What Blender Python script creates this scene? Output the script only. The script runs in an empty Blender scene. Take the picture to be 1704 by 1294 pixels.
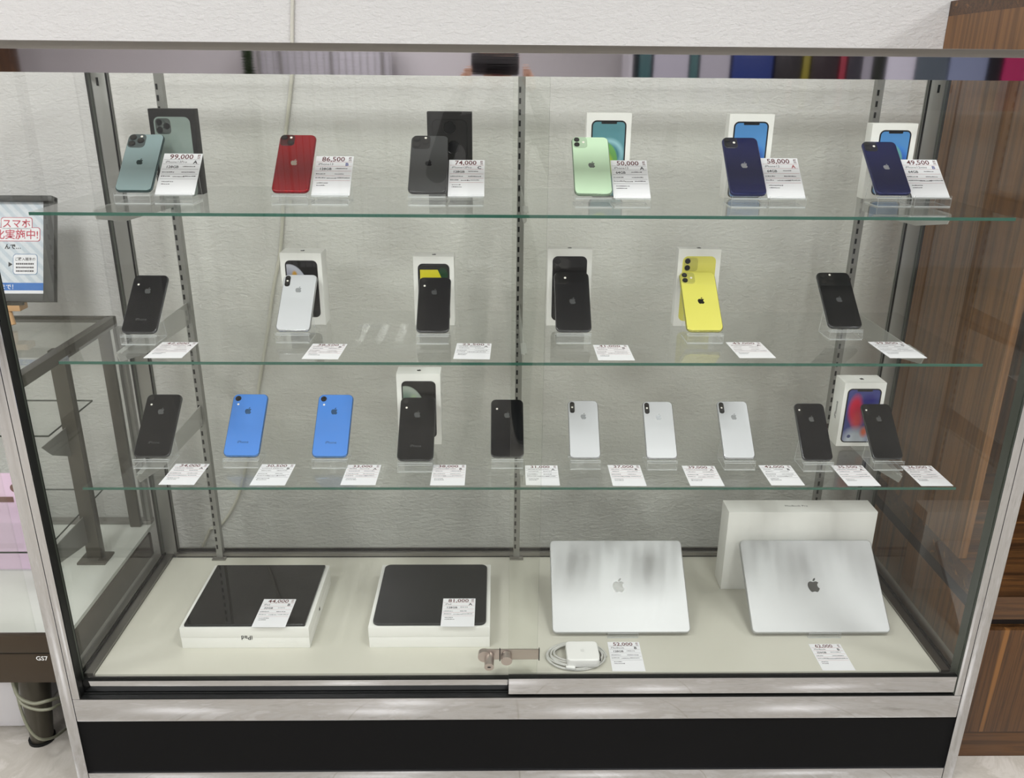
import bpy, bmesh, math, random
from mathutils import Vector, Matrix
random.seed(7)
SC = bpy.context.scene
COL = SC.collection
PI = math.pi

# ------------------------------------------------------------------ camera
F, PITCH, YAW, ROLL = 1398.9, 0.35895, 0.019432, 0.0089177
CAM = Vector((-0.05745, -1.55074, 1.58603))
FW = Vector((math.sin(YAW)*math.cos(PITCH), math.cos(YAW)*math.cos(PITCH), -math.sin(PITCH)))
_r = Vector((math.cos(YAW), -math.sin(YAW), 0)); _u = _r.cross(FW)
RT = _r*math.cos(ROLL) + _u*math.sin(ROLL)
UP = -_r*math.sin(ROLL) + _u*math.cos(ROLL)
cd = bpy.data.cameras.new('camera'); cam = bpy.data.objects.new('camera', cd); COL.objects.link(cam)
cd.sensor_width = 36; cd.sensor_fit = 'HORIZONTAL'; cd.lens = F/1704*36; cd.clip_start = .01
R = Matrix((RT, UP, -FW)).transposed().to_4x4(); R.translation = CAM
cam.matrix_world = R
SC.camera = cam

def ray(px, py): return FW + RT*((px-852)/F) - UP*((py-647)/F)
def at_z(px, py, z): d = ray(px, py); return CAM + d*((z-CAM.z)/d.z)
def at_y(px, py, y): d = ray(px, py); return CAM + d*((y-CAM.y)/d.y)
def proj(P):
    d = Vector(P)-CAM; w = d.dot(FW); return 852+F*d.dot(RT)/w, 647-F*d.dot(UP)/w

# ------------------------------------------------------------------ world, exposure
w = bpy.data.worlds.new('world'); SC.world = w; w.use_nodes = True
w.node_tree.nodes['Background'].inputs[0].default_value = (.95, .97, 1, 1)
w.node_tree.nodes['Background'].inputs[1].default_value = .3
SC.view_settings.view_transform = 'Standard'; SC.view_settings.look = 'None'
SC.view_settings.gamma = 1; SC.view_settings.use_curve_mapping = False
SC.view_settings.exposure = -0.12
SC.cycles.transparent_max_bounces = 48
SC.cycles.max_bounces = 14; SC.cycles.glossy_bounces = 8; SC.cycles.diffuse_bounces = 5
LAMP_W = 8.7

# ------------------------------------------------------------------ helpers
def lin(c):
    return tuple((v/255/12.92 if v/255 <= .04045 else ((v/255+.055)/1.055)**2.4) for v in c)+(1,)

class MB:
    def __init__(s): s.v, s.f, s.m = [], [], []
    def add(s, vs, fs, mi=0, M=None):
        b = len(s.v)
        for v in vs: s.v.append(tuple(M @ Vector(v)) if M is not None else tuple(v))
        for f in fs: s.f.append([b+i for i in f]); s.m.append(mi)
    def box(s, x0, x1, y0, y1, z0, z1, mi=0, M=None, edge=None):
        vs = [(x, y, z) for z in (z0, z1) for y in (y0, y1) for x in (x0, x1)]
        fs = [(0,2,3,1), (4,5,7,6), (0,1,5,4), (2,6,7,3), (0,4,6,2), (1,3,7,5)]
        s.add(vs, fs, mi, M)
        if edge is not None:            # edge = (material, thin axis): faces not across the thin axis
            big = {'x': (4, 5), 'y': (2, 3), 'z': (0, 1)}[edge[1]]
            n = len(s.m)-6
            for k in range(6):
                if k not in big: s.m[n+k] = edge[0]
        return s
    def bevbox(s, x0, x1, y0, y1, z0, z1, b=.002, mi=0, M=None):
        bm = bmesh.new(); bmesh.ops.create_cube(bm, size=1)
        for v in bm.verts:
            v.co = Vector(((x0+x1)/2+v.co.x*(x1-x0), (y0+y1)/2+v.co.y*(y1-y0), (z0+z1)/2+v.co.z*(z1-z0)))
        bmesh.ops.bevel(bm, geom=bm.edges[:], offset=b, segments=2, affect='EDGES', profile=.6)
        s.bm(bm, mi, M); return s
    def bm(s, bm, mi=0, M=None):
        bm.verts.ensure_lookup_table(); bm.verts.index_update()
        s.add([v.co.copy() for v in bm.verts], [[v.index for v in f.verts] for f in bm.faces], mi, M); bm.free()
    def ring(s, rings, mi=0, M=None, cap0=True, cap1=True, mi_top=None, closed=False):
        n = len(rings[0]); vs = [p for r in rings for p in r]; fs = []
        k = len(rings)
        for i in range(k if closed else k-1):
            a, b = i*n, ((i+1) % k)*n
            for j in range(n): fs.append((a+j, a+(j+1) % n, b+(j+1) % n, b+j))
        s.add(vs, fs, mi, M)
        if not closed:
            if cap0: s.add(rings[0], [tuple(reversed(range(n)))], mi, M)
            if cap1: s.add(rings[-1], [tuple(range(n))], mi if mi_top is None else mi_top, M)
        return s
    def slab(s, w, h, z0, z1, r, e, mi=0, M=None, cx=0, cy=0, eb=None, seg=6):
        """rounded-corner plate, centre cx,cy, rounded edges e"""
        eb = e if eb is None else eb
        rs = []
        for k in range(4):
            a = k/3*PI/2; i = eb*(1-math.sin(a)); rs.append((i, z0+eb*(1-math.cos(a))))
        for k in range(4):
            a = k/3*PI/2; i = e*(1-math.cos(a)); rs.append((i, z1-e+e*math.sin(a)))
        s.ring([[(x+cx, y+cy, z) for x, y in rrect(w-2*i, h-2*i, max(r-i, .0002), seg)] for i, z in rs], mi, M)
        return s
    def cyl(s, p0, p1, r, mi=0, n=16, r1=None, M=None):
        p0, p1 = Vector(p0), Vector(p1); d = (p1-p0).normalized()
        a = d.orthogonal().normalized(); b = d.cross(a); r1 = r if r1 is None else r1
        s.ring([[p+(a*math.cos(t*2*PI/n)+b*math.sin(t*2*PI/n))*q for t in range(n)] for p, q in ((p0, r), (p1, r1))], mi, M)
        return s
    def tube(s, pts, r, mi=0, n=8, closed=False, M=None):
        pts = [Vector(p) for p in pts]; rings = []; prev = None
        for i, p in enumerate(pts):
            if closed: d = pts[(i+1) % len(pts)]-pts[i-1]
            else: d = pts[min(i+1, len(pts)-1)]-pts[max(i-1, 0)]
            d.normalize()
            a = d.orthogonal().normalized() if prev is None else (prev-d*prev.dot(d)).normalized()
            prev = a; b = d.cross(a)
            rings.append([p+(a*math.cos(t*2*PI/n)+b*math.sin(t*2*PI/n))*r for t in range(n)])
        s.ring(rings, mi, M, closed=closed); return s
    def prism(s, poly, z0, z1, mi=0, M=None):
        s.ring([[(x, y, z) for x, y in poly] for z in (z0, z1)], mi, M); return s
    def obj(s, name, mats, parent=None, smooth=True, M=None):
        me = bpy.data.meshes.new(name); me.from_pydata(s.v, [], s.f)
        for m in (mats if isinstance(mats, (list, tuple)) else [mats]): me.materials.append(m)
        me.polygons.foreach_set('material_index', s.m)
        me.update()
        bm = bmesh.new(); bm.from_mesh(me); bmesh.ops.recalc_face_normals(bm, faces=bm.faces); bm.to_mesh(me); bm.free()
        if smooth:
            me.polygons.foreach_set('use_smooth', [True]*len(me.polygons)); me.set_sharp_from_angle(angle=math.radians(35))
        o = bpy.data.objects.new(name, me); COL.objects.link(o)
        if parent: o.parent = parent
        if M is not None: o.matrix_local = M
        return o

def rrect(w, h, r, seg=6):
    pts = []
    for (cx, cy, a0) in ((w/2-r, h/2-r, 0), (-w/2+r, h/2-r, 1), (-w/2+r, -h/2+r, 2), (w/2-r, -h/2+r, 3)):
        for k in range(seg+1):
            a = (a0+k/seg)*PI/2; pts.append((cx+r*math.cos(a), cy+r*math.sin(a)))
    return pts

def tag(o, label, cat=None, group=None, kind=None):
    o['label'] = label
    if cat: o['category'] = cat
    if group: o['group'] = group
    if kind: o['kind'] = kind
    return o
def thing(name, label, cat, M=None, group=None):
    o = bpy.data.objects.new(name, None); COL.objects.link(o); o.empty_display_size = .03
    if M is not None: o.matrix_world = M
    return tag(o, label, cat, group)
def struct(o): o['kind'] = 'structure'; return o
def T(x, y, z): return Matrix.Translation((x, y, z))
def RX(a): return Matrix.Rotation(a, 4, 'X')
def RZ(a): return Matrix.Rotation(a, 4, 'Z')

# ------------------------------------------------------------------ materials
def pm(name, col, rough=.5, metal=0, spec=.5, coat=0, emit=None, es=0):
    m = bpy.data.materials.new(name); m.use_nodes = True; b = m.node_tree.nodes['Principled BSDF']
    b.inputs['Base Color'].default_value = lin(col); b.inputs['Roughness'].default_value = rough
    b.inputs['Metallic'].default_value = metal; b.inputs['Specular IOR Level'].default_value = spec
    b.inputs['Coat Weight'].default_value = coat; b.inputs['Coat Roughness'].default_value = .03
    if emit: b.inputs['Emission Color'].default_value = lin(emit); b.inputs['Emission Strength'].default_value = es
    return m
def nodes(m): return m.node_tree.nodes, m.node_tree.links, m.node_tree.nodes['Principled BSDF']
def tex(m, scale, detail=4, rough=.55, mapscale=(1, 1, 1), dist=0):
    N, L, B = nodes(m)
    tc = N.new('ShaderNodeTexCoord'); mp = N.new('ShaderNodeMapping'); mp.inputs['Scale'].default_value = mapscale
    nz = N.new('ShaderNodeTexNoise'); nz.inputs['Scale'].default_value = scale; nz.inputs['Detail'].default_value = detail
    nz.inputs['Roughness'].default_value = rough; nz.inputs['Distortion'].default_value = dist
    L.new(tc.outputs['Object'], mp.inputs[0]); L.new(mp.outputs[0], nz.inputs['Vector'])
    return nz
def bump(m, src, strength, dist=.01):
    N, L, B = nodes(m); b = N.new('ShaderNodeBump'); b.inputs['Strength'].default_value = strength; b.inputs['Distance'].default_value = dist
    L.new(src, b.inputs['Height']); L.new(b.outputs[0], B.inputs['Normal'])
def ramp(m, src, stops, to='Base Color'):
    N, L, B = nodes(m); r = N.new('ShaderNodeValToRGB')
    while len(r.color_ramp.elements) < len(stops): r.color_ramp.elements.new(.5)
    for e, (p, c) in zip(r.color_ramp.elements, stops): e.position = p; e.color = lin(c)
    L.new(src, r.inputs[0]); L.new(r.outputs[0], B.inputs[to]); return r

def glass(name, tint, ior=1.7, rough=0.0, body=0.0):
    m = bpy.data.materials.new(name); m.use_nodes = True; N, L = m.node_tree.nodes, m.node_tree.links; N.clear()
    out = N.new('ShaderNodeOutputMaterial'); g = N.new('ShaderNodeNewGeometry')
    fr = N.new('ShaderNodeFresnel'); fr.inputs['IOR'].default_value = ior
    inv = N.new('ShaderNodeMath'); inv.operation = 'SUBTRACT'; inv.inputs[0].default_value = 1
    mul = N.new('ShaderNodeMath'); mul.operation = 'MULTIPLY'
    L.new(g.outputs['Backfacing'], inv.inputs[1]); L.new(inv.outputs[0], mul.inputs[0]); L.new(fr.outputs[0], mul.inputs[1])
    tr = N.new('ShaderNodeBsdfTransparent'); gl = N.new('ShaderNodeBsdfGlossy'); gl.inputs['Roughness'].default_value = rough
    mc = N.new('ShaderNodeMix'); mc.data_type = 'RGBA'
    mc.inputs[6].default_value = tuple(tint)+(1,); mc.inputs[7].default_value = (1, 1, 1, 1)
    L.new(g.outputs['Backfacing'], mc.inputs[0]); L.new(mc.outputs[2], tr.inputs[0])
    mx = N.new('ShaderNodeMixShader'); L.new(mul.outputs[0], mx.inputs[0]); L.new(tr.outputs[0], mx.inputs[1]); L.new(gl.outputs[0], mx.inputs[2])
    last = mx
    if body:
        df = N.new('ShaderNodeBsdfDiffuse'); df.inputs[0].default_value = (.8, .82, .82, 1)
        m2 = N.new('ShaderNodeMixShader'); m2.inputs[0].default_value = body
        L.new(mx.outputs[0], m2.inputs[1]); L.new(df.outputs[0], m2.inputs[2]); last = m2
    L.new(last.outputs[0], out.inputs[0]); return m

MG = glass('door_glass', (.957, .968, .945), ior=1.52)
MGB = glass('back_glass', (.962, .974, .945), ior=1.6)
MGS = glass('side_glass', (.93, .938, .93), ior=1.65)
MGSH = glass('shelf_glass', (.978, .99, .982), ior=1.55)
MEDGE = pm('glass_edge_green', (52, 92, 80), .15)
MEDGEL = pm('glass_edge_pale', (58, 64, 56), .4)
MEDGET = glass('glass_edge_clear', (.72, .80, .76), ior=1.5)
MACR = glass('acrylic', (.97, .975, .98), ior=1.5, body=.03)
MACE = glass('acrylic_edge', (.9, .92, .92), ior=1.5, body=.42)
CHROME = pm('polished_steel', (206, 206, 208), .07, 1)
nz = tex(CHROME, 30, 3, .5); ramp(CHROME, nz.outputs[0], [(.3, (50, 50, 50)), (.7, (84, 84, 84))], 'Roughness')
MIRR = pm('mirror_steel', (186, 180, 184), .03, 1)
nz = tex(MIRR, 6, 2, .5, (.6, 1, 60)); bump(MIRR, nz.outputs[0], .04, .0004)
SATIN = pm('satin_steel', (150, 148, 144), .3, 1)
GREYM = pm('grey_metal', (150, 150, 146), .34, .6)
BRKT = pm('bracket_metal', (176, 176, 172), .4, .3)
DKM = pm('dark_bronze_metal', (78, 74, 64), .35, .6)
BLK = pm('black_rubber', (14, 15, 14), .5, 0, .3)
BLKP = pm('black_panel', (15, 15, 16), .6, 0, .12)
SLOT = pm('slot_black', (14, 14, 14), .7)
WHB = pm('white_board', (232, 231, 222), .38)
nz = tex(WHB, 3, 3); ramp(WHB, nz.outputs[0], [(.35, (202, 200, 188)), (.7, (210, 208, 197))])

WALL = pm('white_wallpaper', (219, 217, 216), .85)
n1 = tex(WALL, 62, 4, .6, (1, 1, 2.0), .4); bump(WALL, n1.outputs[0], .65, .007)
PLAIN = pm('painted_white', (222, 221, 222), .8)
nz = tex(PLAIN, 40, 3); bump(PLAIN, nz.outputs[0], .1, .002)
CEIL = pm('ceiling_white', (215, 214, 210), .9)
nz = tex(CEIL, 60, 4); bump(CEIL, nz.outputs[0], .3, .003)

def floor_mat():
    m = pm('beige_stone_tile', (205, 196, 182), .22); N, L, B = nodes(m)
    nz = tex(m, 7, 9, .66, (1, 1, 1), .5)
    r = ramp(m, nz.outputs[0], [(.32, (166, 160, 150)), (.45, (194, 189, 180)), (.55, (184, 178, 168)), (.62, (204, 199, 191)), (.72, (184, 177, 167))])
    tc = N.new('ShaderNodeTexCoord'); bk = N.new('ShaderNodeTexBrick'); bk.offset = 0
    for k, v in (('Scale', 1), ('Mortar Size', .002), ('Brick Width', .45), ('Row Height', .45)): bk.inputs[k].default_value = v
    bk.inputs['Color1'].default_value = (1, 1, 1, 1); bk.inputs['Color2'].default_value = (.96, .96, .96, 1); bk.inputs['Mortar'].default_value = (.8, .78, .75, 1)
    L.new(tc.outputs['Object'], bk.inputs['Vector'])
    mx = N.new('ShaderNodeMix'); mx.data_type = 'RGBA'; mx.blend_type = 'MULTIPLY'; mx.inputs[0].default_value = 1
    L.new(r.outputs[0], mx.inputs[6]); L.new(bk.outputs[0], mx.inputs[7]); L.new(mx.outputs[2], B.inputs['Base Color'])
    return m
FLOOR = floor_mat()
def wood(name, ms, stops=None):
    m = pm(name, (95, 62, 40), .38); nz = tex(m, 1, 7, .62, ms, .22)
    ramp(m, nz.outputs[0], stops or [(.3, (40, 26, 14)), (.42, (74, 49, 28)), (.5, (96, 64, 35)), (.56, (66, 44, 26)), (.66, (138, 94, 50))])
    return m
WOODV = wood('walnut_vertical', (34, 34, .7))
WOODH = wood('walnut_horizontal', (.8, 34, 34))
WOODY = wood('walnut_side', (30, 30, .5), [(.3, (70, 45, 22)), (.43, (116, 78, 42)), (.52, (138, 96, 54)), (.6, (98, 66, 36)), (.72, (150, 106, 60))])
PINE = pm('pale_pine', (200, 156, 108), .5)

CARD = pm('white_card', (238, 238, 242), .55)
INKR = pm('ink_red', (170, 60, 62), .6); INKD = pm('ink_dark', (52, 44, 50), .6); INKB = pm('ink_black', (40, 38, 42), .6)
INKP = pm('ink_price', (96, 34, 38), .6); INKBL = pm('ink_blue', (48, 58, 140), .6)
WBOX = pm('white_carton', (236, 236, 232), .45); BBOX = pm('black_carton', (30, 29, 28), .55, 0, .3)
LENS = pm('lens_glass', (8, 9, 12), .05, 0, .8, 1); RIMD = pm('lens_rim', (60, 60, 62), .2, .8)
FLASH = pm('flash_pale', (235, 230, 222), .25)
PLAST = pm('white_plastic', (238, 238, 236), .25)
CABLE = pm('cable_white', (200, 200, 196), .45)

# ------------------------------------------------------------------ text
TXT = {}
def text_mesh(s, size=1.0, align='LEFT', bold=0.0):
    k = (s, size, align, bold)
    if k in TXT: return TXT[k]
    c = bpy.data.curves.new('print', 'FONT'); c.body = s; c.size = size; c.align_x = align; c.resolution_u = 2
    c.offset = bold; c.space_line = .8
    o = bpy.data.objects.new('print', c); COL.objects.link(o)
    dg = bpy.context.evaluated_depsgraph_get(); me = bpy.data.meshes.new_from_object(o.evaluated_get(dg))
    bpy.data.objects.remove(o); me.name = 'print'; TXT[k] = me; return me
def text(name, s, size, mat, parent, M, align='LEFT', bold=0.0):
    me = text_mesh(s, size, align, bold).copy(); me.materials.clear(); me.materials.append(mat)
    o = bpy.data.objects.new(name, me); COL.objects.link(o); o.parent = parent; o.matrix_local = M; return o

# ------------------------------------------------------------------ room
def plane_box(name, b, mat):
    return struct(MB().box(*b).obj(name, mat, smooth=False))
YW = .765
plane_box('floor', (-4, 4.2, -5.7, YW+.1, -.1, 0), FLOOR)
plane_box('wall_back', (-4, 4.2, YW, YW+.1, 0, 2.75), WALL)
plane_box('wall_front', (-4, 4.2, -5.8, -5.7, 0, 2.75), PLAIN)
plane_box('wall_left', (-4.1, -4, -5.7, YW, 0, 2.75), PLAIN)
plane_box('wall_right', (4.2, 4.3, -5.7, YW, 0, 2.75), PLAIN)
plane_box('ceiling', (-4, 4.2, -5.7, YW, 2.75, 2.85), CEIL)
HOUS = pm('lamp_housing', (210, 210, 208), .4)
TUBE = pm('lamp_tube', (255, 255, 255), .4, emit=(250, 252, 255), es=6)
fx = [(-2.9, 'far left'), (-1.09, 'left'), (.75, 'middle'), (2.55, 'right')]
LAST = None
fy = [(-4.66, 'beside the rear wall'), (-2.86, 'between the two outer rows'), (-1.0, 'nearest the showcase')]
for X, nx in fx:
    for Y, ny in fy:
        if Y < -4 and X != -1.09: continue
        t = thing('ceiling_light', 'three-tube ceiling light %s in the row %s' % ('at the '+nx if nx != 'middle' else 'right of centre', ny), 'ceiling light', T(X, Y, 2.75), 'three-tube ceiling lights')
        MB().box(-.3, .3, -.32, .32, -.012, 0).obj('housing', HOUS, t, smooth=False)
        for k in (-1, 0, 1):
            MB().cyl((k*.175, -.27, -.03), (k*.175, .27, -.03), .016).obj('lamp_tube', TUBE, t)
            ld = bpy.data.lights.new('tube_light', 'AREA'); ld.shape = 'RECTANGLE'; ld.size = .075; ld.size_y = .55; ld.energy = LAMP_W; ld.color = (.985, .99, 1)
            lo = bpy.data.objects.new('tube_light', ld); COL.objects.link(lo); lo.parent = t; lo.location = (k*.175, 0, -.05)

# ------------------------------------------------------------------ showcase
Zd, Zk0, Zk1, Zt, Zt1 = .289, .035, .187, 1.5813, 1.6185
D = .558
case = thing('glass_showcase', 'large steel framed glass showcase with black kick panel holding phones', 'display case')
for s in (-1, 1):
    MB().bevbox(min(s*1.018, s*1.044), max(s*1.018, s*1.044), 0, .03, 0, Zt, .0015).obj('front_post', CHROME, case)
    m = MB().bevbox(min(s*1.0005, s*1.0175), max(s*1.0005, s*1.0175), .001, .03, Zk1+.063, Zt, .0015)
    m.obj('door_jamb', CHROME, case)
    MB().box(min(s*.9985, s*1.0005), max(s*.9985, s*1.0005), .003, .034, .25, Zt).obj('jamb_seal', BLK if s < 0 else MEDGEL, case, smooth=False)  # right seal: grey-green reflection put into its colour, left stays black
    # rear corner post with black seals
    m = MB().bevbox(min(s*.968, s*1.008), max(s*.968, s*1.008), D-.012, D+.012, Zd, Zt, .001)
    m.obj('rear_post', GREYM, case)
    m = MB().box(min(s*.9645, s*.968), max(s*.9645, s*.968), D-.0135, D-.010, Zd, Zt)
    m.box(min(s*1.008, s*1.014), max(s*1.008, s*1.014), D-.014, D-.004, Zd, Zt)
    m.box(min(s*.985, s*.990), max(s*.985, s*.990), D-.0135, D-.012, Zt-.03, Zt-.012)
    m.obj('rear_post_seal', BLK, case, smooth=False)
    # side base rail and lower side panel
    m = MB().box(min(s*.978, s*1.043), max(s*.978, s*1.043), .035, D+.02, .18, Zd-.004)
    m.obj('side_base', GREYM, case, smooth=False)
    m = MB().box(min(s*.978, s*.999), max(s*.978, s*.999), .035, D-.012, Zd-.004, Zd+.006)
    m.box(min(s*1.010, s*1.02), max(s*1.010, s*1.02), .035, D-.012, Zd-.004, Zd+.006)
    m.obj('side_channel', SATIN, case, smooth=False)
    m = MB().box(min(s*1.000, s*1.0022), max(s*1.000, s*1.0022), .035, D-.012, Zd, Zd+.011)
    m.obj('side_glass_seal', BLK, case, smooth=False)
    MB().box(min(s*1.0025, s*1.008), max(s*1.0025, s*1.008), .0345, D-.014, Zd, Zt+.01, edge=(1, 'x')).obj('side_glass', [MGS, MEDGEL], case, smooth=False)
    MB().box(min(s*1.03, s*1.043), max(s*1.03, s*1.043), .03, D+.02, .002, .18).obj('lower_side_panel', BLKP, case, smooth=False)
    MB().bevbox(min(s*1.0, s*1.044), max(s*1.0, s*1.044), .03, D, Zt+.005, Zt1, .002).obj('top_side_rail', CHROME, case)
MB().box(-1.018, 1.018, .006, .03, Zk0, Zk1).obj('kick_panel', BLKP, case, smooth=False)
MB().bevbox(-1.0175, 1.0175, .001, .03, .001, Zk0, .0015).obj('bottom_rail', CHROME, case)
MB().bevbox(-1.0175, 1.0175, .001, .034, Zk1, .2495, .002).obj('front_rail', CHROME, case)
# black double track for the doors
m = MB().box(-1.0, 1.0, .0155, .0195, .2495, .2545).box(-1.0, 1.0, .034, .0385, .2495, .266).box(-1.0, 1.0, .001, .034, .2495, .2525)
m.obj('door_track', BLK, case, smooth=False)
MB().box(-.977, .977, .039, D-.023, .25, Zd).obj('deck_board', WHB, case, smooth=False)
MB().bevbox(-.968, .968, D-.022, D+.012, .27, Zd+.013, .002).obj('rear_sill', SATIN, case)
m = MB().box(-.965, .965, D-.0225, D-.0205, Zd, Zd+.003).box(-.965, .965, D-.006, D-.003, Zd+.013, Zd+.0185)
m.obj('rear_sill_seal', BLK, case, smooth=False)
MB().box(-.966, .966, D-.0025, D+.0025, Zd+.0135, Zt+.01, edge=(1, 'y')).obj('back_glass', [MGB, MEDGEL], case, smooth=False)
MB().bevbox(-1.0, 1.0, D-.004, D+.006, Zt+.026, Zt1, .002).obj('top_rear_rail', CHROME, case)
MB().box(-1.0, 1.0, .03, D-.01, Zt+.02, Zt+.025, edge=(1, 'z')).obj('top_glass', [MG, MEDGE], case, smooth=False)
# header rail: mirror face and rounded satin top edge
prof = [(0, Zt), (0, Zt1)]
m = MB(); m.add([(x, y, z) for x in (-1.05, 1.05) for y, z in ((0, Zt), (0, Zt1), (.03, Zt1), (.03, Zt))], [(0,1,5,4), (1,2,6,5), (2,3,7,6), (3,0,4,7), (0,3,2,1), (4,5,6,7)])
m.obj('header_rail', MIRR, case, smooth=False)
pr = [(-.0015, Zt1), (-.0015, Zt1+.0006), (.0105, Zt1+.0132), (.013, Zt1+.0138), (.03, Zt1+.0138), (.03, Zt1)]
m = MB().ring([[(x, y, z) for y, z in pr] for x in (-1.052, 1.052)])
TOPM = pm('brushed_edge', (166, 161, 156), .28, 1)
m.obj('header_cap', TOPM, case)
# slotted uprights with feet
def upright(x, name, par, y0=.532, z0=Zd, z1=Zt, w=.017, slots=True):
    o = MB().box(x-w/2, x+w/2, y0, y0+.02, z0+.002, z1).obj(name, GREYM, par, smooth=False)
    m = MB(); z = z0+.03
    while z < z1-.02 and slots:
        m.box(x-w/2+.002, x-w/2+.0068, y0-.0006, y0+.001, z, z+.013); z += .025
    if slots: m.obj('slots', SLOT, o, smooth=False)
    MB().bevbox(x-.019, x+.019, y0-.014, y0+.001, z0, z0+.004, .001).obj('foot_plate', SATIN, o)
    return o
for x in (-.843, 0.0, .843): upright(x, 'slotted_upright', case)

# sliding doors (parts of the showcase)
def door(x0, x1, y0, name, pt, pb):
    zr0, zr1 = at_y(600, pb, y0-.004).z, at_y(600, pt, y0-.004).z
    g = MB().box(x0, x1, y0, y0+.005, .285, Zt+.004, edge=(1, 'y')).obj(name, [MG, MEDGEL], case, smooth=False)
    r = MB().bevbox(x0+.0005, x1-.0005, y0-.004, y0+.0085, zr0, zr1, .0012).obj('bottom_rail', CHROME, g)
    MB().box(x0, x1, y0-.0045, y0+.009, zr1, zr1+.0022).obj('rail_seal', BLK, g, smooth=False)
door(-.0295, .998, .0055, 'sliding_door', 1130, 1156)
door(-.998, .036, .0245, 'sliding_door', 1131, 1148.5)

# glass shelves: half width .93
SH = []
for i, (yf, z, yb, nm) in enumerate(((.045, 1.337, .44, 'top'), (.05, 1.042, .44, 'middle'), (.05, .762, .42, 'lower'))):
    mb = MB().box(-.93, .93, yf, yb, z-.006, z, edge=(2, 'z')); mb.m[2] = 1
    o = mb.obj('glass_shelf', [MGSH, MEDGE, MEDGET], smooth=False)
    tag(o, '%s clear glass shelf with green front edge spanning the showcase' % nm, 'shelf', 'glass shelves in the showcase'); SH.append(z)
    for x, nx in ((-.843, 'left'), (0, 'centre'), (.843, 'right')):
        o2 = MB()
        poly = [(.531, z-.0065), (.531, z-.062), (.25, z-.050), (.125, z-.026), (.115, z-.0065)]
        o2.ring([[(xx, y, zz) for y, zz in poly] for xx in (x-.0012, x+.0012)])
        o2.box(x-.006, x+.006, .128, .20, z-.0085, z-.0062)
        o2 = o2.obj('shelf_bracket', BRKT, smooth=False)
        tag(o2, 'grey metal bracket under the %s glass shelf on the %s upright' % (nm, nx), 'bracket', 'shelf brackets')
S1, S2, S3 = SH

# ------------------------------------------------------------------ apple emblem outline
def svg(path):
    import re
    tok = re.findall(r'[a-zA-Z]|-?\d*\.\d+|-?\d+', path); i = 0; cur = (0, 0); outs = []; pts = []; last = None; cmd = None
    def num():
        nonlocal i; v = float(tok[i]); i += 1; return v
    while i < len(tok):
        if tok[i].isalpha(): cmd = tok[i]; i += 1
        if cmd == 'M': cur = (num(), num()); pts = [cur]; last = cur
        elif cmd in 'cs':
            if cmd == 'c': c1 = (cur[0]+num(), cur[1]+num())
            else: c1 = (2*cur[0]-last[0], 2*cur[1]-last[1])
            c2 = (cur[0]+num(), cur[1]+num()); e = (cur[0]+num(), cur[1]+num())
            for k in range(1, 6):
                t = k/5; a = (1-t)**3; b = 3*t*(1-t)**2; c = 3*t*t*(1-t); d = t**3
                pts.append((a*cur[0]+b*c1[0]+c*c2[0]+d*e[0], a*cur[1]+b*c1[1]+c*c2[1]+d*e[1]))
            cur = e; last = c2
        if i < len(tok) and tok[i] in 'zZ': outs.append(pts); i += 1
    return outs
APPLE = svg('M12.152 6.896c-.948 0-2.415-1.078-3.96-1.04-2.04.027-3.91 1.183-4.961 3.014-2.117 3.675-.546 9.103 1.519 12.09 1.013 1.454 2.208 3.09 3.792 3.039 1.52-.065 2.09-.987 3.935-.987 1.831 0 2.35.987 3.96.948 1.637-.026 2.676-1.48 3.676-2.948 1.156-1.688 1.636-3.325 1.662-3.415-.039-.013-3.182-1.221-3.22-4.857-.026-3.04 2.48-4.494 2.597-4.559-1.429-2.09-3.623-2.324-4.39-2.376-2-.156-3.675 1.09-4.61 1.09zM15.53 3.83c.843-1.012 1.4-2.427 1.245-3.83-1.207.052-2.662.805-3.532 1.818-.78.896-1.454 2.338-1.273 3.714 1.338.104 2.715-.688 3.559-1.701z')
def emblem(par, cx, cy, z, h, mat, flip=False, t=.0002, name='emblem'):
    m = MB(); s = h/24*(-1 if flip else 1)
    for p in APPLE:
        q = []
        for a in p:
            b = (cx+(a[0]-12.1)*s, cy-(a[1]-12)*s)
            if not q or (Vector(b)-Vector(q[-1])).length > h*.004: q.append(b)
        if (Vector(q[0])-Vector(q[-1])).length < h*.004: q.pop()
        m.prism(q, z, z+t)
    return m.obj(name, mat, par, smooth=False)

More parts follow.
